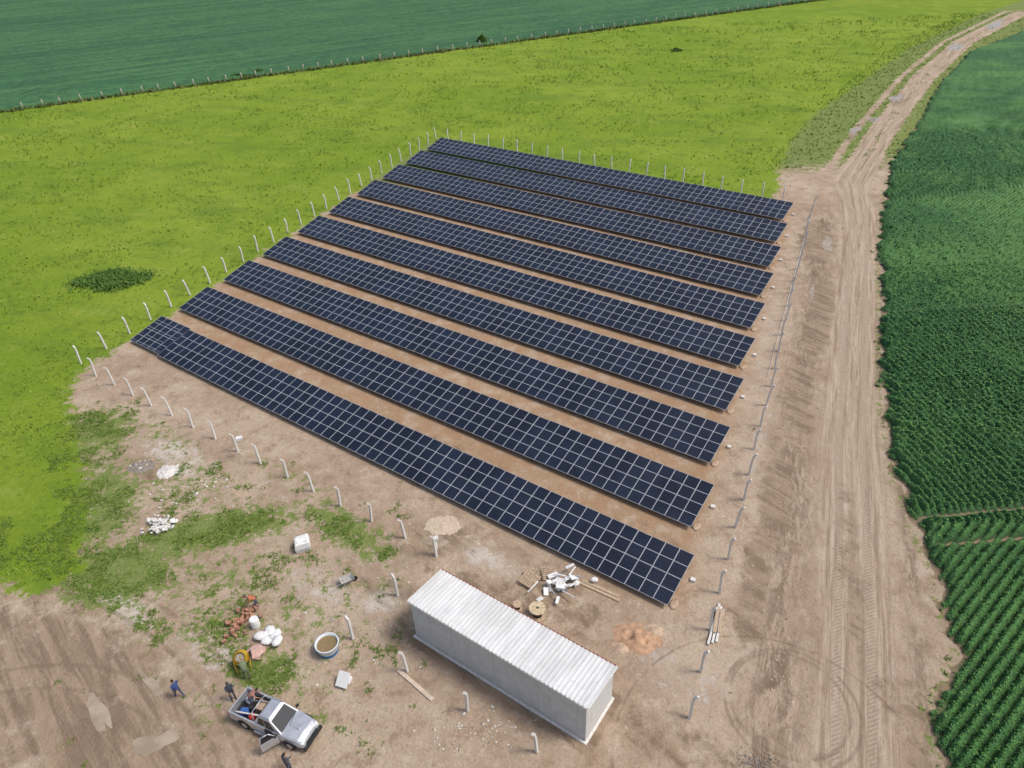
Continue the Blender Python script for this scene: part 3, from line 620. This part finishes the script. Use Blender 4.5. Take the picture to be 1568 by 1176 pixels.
brickpile((-18.3,30.6),.5,40,1); brickpile((-18.8,29.5),1.5,18,4)
q=PM(); r=random.Random(3); tp=np.array(TRK)
for i in range(600):
    yv_=20+r.random()**1.3*70; xc=np.interp(yv_,tp[:,1],tp[:,0]); s=r.uniform(.04,.15)
    off=r.gauss(-4.3,1.2); q.blob((xc+off*.93,yv_+off*-.36,s*.1),(s*1.4,s,s*.5),r.choice([soil,soil,soild]),.3,1,r.uniform(0,6),i,smooth=False)
q.done("soil_clods")
q=PM(); r=random.Random(9)
for i in range(18): q.box((r.gauss(0,.85),r.gauss(0,.5),.15+r.random()*.5),(r.uniform(.4,.8),r.uniform(.2,.4),.1),bagw,r.uniform(0,3),r.uniform(-.5,.5),r.uniform(-.5,.5))
for i in range(12): 
    a=r.uniform(0,3); p=Vector((r.gauss(0,.8),r.gauss(0,.5),.2+r.random()*.5)); v=Vector((math.cos(a),math.sin(a),r.uniform(-.3,.3)))*.5; q.cyl(p-v,p+v,.05,.05,r.choice([white,black,galv]),10)
for i in range(6): q.blob((r.gauss(0,.8),r.gauss(0,.5),.3),(.5,.4,.35),bagw,.25,2,0,i)
q.done("packaging_waste_pile",None,(2.7,31.9,0),.2,bevel=.02)
def pallet(loc,rz,tilt_=0):
    q=PM()
    for k in range(7): q.box((0,-.5+k/6,.13),(1.2,.11,.022),wood)
    for xx in(-.55,0,.55): q.box((xx,0,.065),(.09,1.1,.10),wood)
    o=q.done("wooden_pallet",None,loc,rz); o.rotation_euler=(tilt_,0,rz)
pallet((.9,32.9,0),.3); pallet((.6,32.5,.15),.9,.05); pallet((1.7,33.0,0),-.2)
q=PM(); q.cyl((0,0,.0),(0,0,.07),.55,.55,wood,28); q.cyl((0,0,.07),(0,0,.72),.30,.30,black,24); q.cyl((0,0,.72),(0,0,.79),.55,.55,simple("pale_wood",(.55,.45,.30),.9),28); q.cyl((0,0,.79),(0,0,.795),.09,.09,black,14)
for k in range(8): a=k*math.pi/4; q.box((math.cos(a)*.3,math.sin(a)*.3,.797),(.45,.02,.012),wood,a)
q.done("wooden_cable_drum",None,(1.0,29.7,0),0)
q=PM(); q.cyl((0,0,.0),(0,0,.05),.3,.3,wood,24); q.cyl((0,0,.05),(0,0,.45),.18,.18,black,20); q.cyl((0,0,.45),(0,0,.5),.3,.3,wood,24); q.done("wooden_cable_drum",None,(-.3,30.3,0),0)
def plank(a,b_,w_,h,name="wooden_plank",n=1,mat=None,lift=0):
    a=Vector(a);b_=Vector(b_); d=b_-a; q=PM()
    for k in range(n): q.box((0,(k-(n-1)/2)*(w_+.05),h/2+.02+lift),(d.length*(1-.12*(k%3)),w_,h),mat or wood,rz=.02*k-.03,ry=.02*k)
    m=(a+b_)/2; q.done(name,None,(m.x,m.y,0),math.atan2(d.y,d.x),bevel=.008)
plank((4.0,32.3),(6.6,30.7),.22,.06,n=2); plank((-7.8,26.1),(-5.5,24.1),.26,.07,n=1,mat=simple("pale_board",(.56,.46,.36),.9,.15))
plank((13.1,29.8),(11.7,26.8),.14,.12,"concrete_post_stack",3,concrete,.05)
plank((12.9,29.5),(12.2,27.6),.22,.05,"wooden_plank",2,wood,.2)
q=PM(); q.loft([[(-.5,-.45,0),(.5,-.45,0),(.5,.45,0),(-.5,.45,0)],[(-.56,-.52,.4),(.56,-.52,.4),(.56,.52,.4),(-.56,.52,.4)],[(-.5,-.47,.8),(.52,-.45,.8),(.5,.47,.84),(-.48,.45,.8)],[(-.42,-.38,.86),(.42,-.36,.83),(.40,.38,.88),(-.40,.38,.84)]],bagw)
for sx3,sy in((-.4,-.4),(.4,-.4),(.4,.4),(-.4,.4)): q.cyl((sx3,sy,.8),(sx3*.6,sy*.6,1.02),.03,.02,bagw,6)
q.done("bulk_bag",None,(-15.8,36.5,0),.3,bevel=.07)
tankw=simple("fibreglass",(.62,.66,.68),.5,.06,3); tb=simple("blue_plastic",(.03,.16,.38),.45)
q=PM(); S=36
def ringp(r,z): return [(math.cos(2*math.pi*k/S)*r,math.sin(2*math.pi*k/S)*r,z) for k in range(S)]
q.loft([ringp(.60,0),ringp(.64,.32)],tb,cap=False,smooth=True); q.loft([ringp(.64,.32),ringp(.70,.78),ringp(.76,.80),ringp(.76,.84),ringp(.68,.84),ringp(.63,.5)],tankw,cap=False,smooth=True)
mw=simple("muddy_water",(.24,.17,.08),.08,.1,3,.6); q.face(ringp(.655,.66),mw); q.done("water_tank",None,(-12.35,27.75,0),0,recalc=False)
q=PM(); q.box((0,0,.45),(.75,.12,.9),white,rx=-.9); q.box((0,.2,.12),(.7,.5,.2),white,rz=.1); q.done("white_crate_panel",None,(-11.0,25.4,0),-.35,bevel=.02)
q=PM(); q.cyl((0,0,0),(0,0,.8),.29,.29,white,22); q.cyl((0,0,.26),(0,0,.29),.305,.305,white,22); q.cyl((0,0,.54),(0,0,.57),.305,.305,white,22); q.cyl((0,0,.8),(0,0,.83),.25,.25,bagw,22); q.done("white_barrel",None,(-17.5,29.8,0),0,bevel=.01)
q=PM()
for i,(a,b_) in enumerate(((0,0),(.5,.2),(.2,.6),(-.4,.4),(.6,-.4))): q.blob((a,b_,.18+.05*i),(.95,.65,.35),bagw,.12,2,i,i)
q.done("cement_bags",None,(-16.4,28.6,0),.3)
q=PM(); pk=simple("pink_tarpaulin",(.55,.36,.31),.7,.15,5); q.blob((0,0,.12),(1.2,1.0,.4),pk,.25,3); q.done("tarpaulin",None,(-17.0,27.8,0),.6)
def mixer(loc,rz):
    y=simple("yellow_paint",(.68,.42,.04),.5,.15,6); t=empty("concrete_mixer",loc,rz)
    q=PM(); S=20
    ax=Vector((.55,0,.84)).normalized(); s1=Vector((0,1,0)); s2=ax.cross(s1); c=Vector((0,0,.75))
    def rg(r,d_): return [c+ax*d_+s1*math.cos(2*math.pi*k/S)*r+s2*math.sin(2*math.pi*k/S)*r for k in range(S)]
    q.loft([rg(.18,-.42),rg(.46,-.30),rg(.48,.02),rg(.28,.38),rg(.30,.41)],y,cap=False,smooth=True); q.face(rg(.18,-.42),y); q.face(rg(.27,.25),simple("wet_concrete",(.30,.29,.27),.6)); q.done("drum",t,recalc=False)
    q=PM(); 
    for sy in(-1,1): q.cyl((-.1,sy*.5,.75),(-.5,sy*.4,.05),.03,.03,y,8); q.cyl((-.1,sy*.5,.75),(.5,sy*.4,.05),.03,.03,y,8); q.cyl((-.5,sy*.42,.18),(-.5,sy*.50,.18),.18,.18,rubber,18)
    q.cyl((-.1,-.5,.75),(-.1,.5,.75),.03,.03,y,8); q.box((-.5,0,.4),(.35,.45,.4),y); q.cyl((-.5,-.4,.18),(-.5,.4,.18),.03,.03,galv,8); q.done("frame",t)
    q=PM(); q.cyl((0,.58,.75),(0,.62,.75),.28,.28,rubber,20); q.done("tilt_wheel",t)
mixer((-17.55,27.0,0),-1.2)
q=PM(); gm=simple("grey_tray",(.40,.39,.36),.6); q.loft([[(-.25,-.2,.3),(.3,-.2,.3),(.3,.2,.3),(-.25,.2,.3)],[(-.45,-.33,.58),(.5,-.33,.55),(.5,.33,.55),(-.45,.33,.58)]],gm,cap=False); q.face([(-.25,-.2,.3),(.3,-.2,.3),(.3,.2,.3),(-.25,.2,.3)],gm)
q.cyl((.55,-.04,.2),(.55,.04,.2),.2,.2,rubber,18)
for sy in(-1,1): q.cyl((.55,sy*.06,.2),(-.95,sy*.28,.55),.02,.02,galv,6); q.cyl((-.2,sy*.2,.35),(-.3,sy*.2,0),.02,.02,galv,6)
q.done("wheelbarrow",None,(-12.0,33.0,0),.5,recalc=False)
wm2=M("muddy_puddle_water",.05,.5); wm2.col(wm2.mix(wm2.ss(wm2.noise(wm2.pos(),.8,3),.35,.65),(.30,.235,.165),(.41,.33,.245))); wm2.b.inputs["Roughness"].default_value=.15
def puddle(c,rx,ry,rz,seed):
    r=random.Random(seed); ph=[r.uniform(0,6) for _ in range(4)]; pts=[]
    for k in range(48):
        a=2*math.pi*k/48; f=1+.25*math.sin(2*a+ph[0])+.18*math.sin(3*a+ph[1])+.10*math.sin(7*a+ph[2]); pts.append((math.cos(a)*rx*f,math.sin(a)*ry*f,0))
    q=PM(); f=q.face(pts,wm2.m); 
    f.normal_update()
    if f.normal.z<0: f.normal_flip()
    q.done("puddle",None,(c[0],c[1],.008+.001*(seed%3)),rz,recalc=False)
for i,a in enumerate([((40.3,82.9),.7,1.9,-.35),((78.3,147),.9,3.0,-.6),((62.4,128),.9,2.,-.5),((-25.5,24.3),.35,2.0,.75),((-21.4,22.2),1.0,.7,.2),((-6.2,36.6),1.0,.5,.1),((34.0,71),.3,1.3,-.4),((112,189),1.2,5,-.75),((68,133.5),.7,2.0,-.5),((-23.0,26.0),.22,1.4,.8),((136,214),1.6,6,-.8)]): puddle(*a,i)
# ------------------------------------------------------------------ bushes
bushm=leafmat("bush_leaf",(.05,.12,.02),(.13,.22,.04),(.08,.15,.03))
def bush(name,c,rx,ry,h,n,ls,rz=0):
    t=empty(name,(c[0],c[1],0),rz); k=9; cs=rng.normal(0,.42,(k,2))
    j=rng.integers(0,k,n); p=np.stack([(cs[j,0]+rng.normal(0,.22,n))*rx,(cs[j,1]+rng.normal(0,.22,n))*ry],-1)
    rr=np.sqrt((p[:,0]/rx)**2+(p[:,1]/ry)**2); z=np.clip(1-rr*.6,.1,1)*h*(.2+.8*rng.random(n))
    o=leaves("foliage",np.column_stack([p,z]),rng.uniform(.6,1.2,n)*ls,bushm,.8); o.parent=t
    q=PM()
    for i in range(7): a=rng.random()*6.28; q.cyl((0,0,0),(math.cos(a)*rx*.35,math.sin(a)*ry*.35,h*.5),.05*h/1.5,.015,woodd,6)
    q.done("stems",t)
bush("bush",(-49.0,81.0),4.6,3.4,.6,12000,.28,.35)
bush("bush",(-4.1,219.5),1.6,1.4,2.6,1800,.45)
bush("bush",(45.7,199),1.4,1.0,.8,500,.4)
bush("bush",(-64,191),3.5,1.6,.8,1200,.45); bush("bush",(-60,195),1.6,1.2,1.0,600,.4)
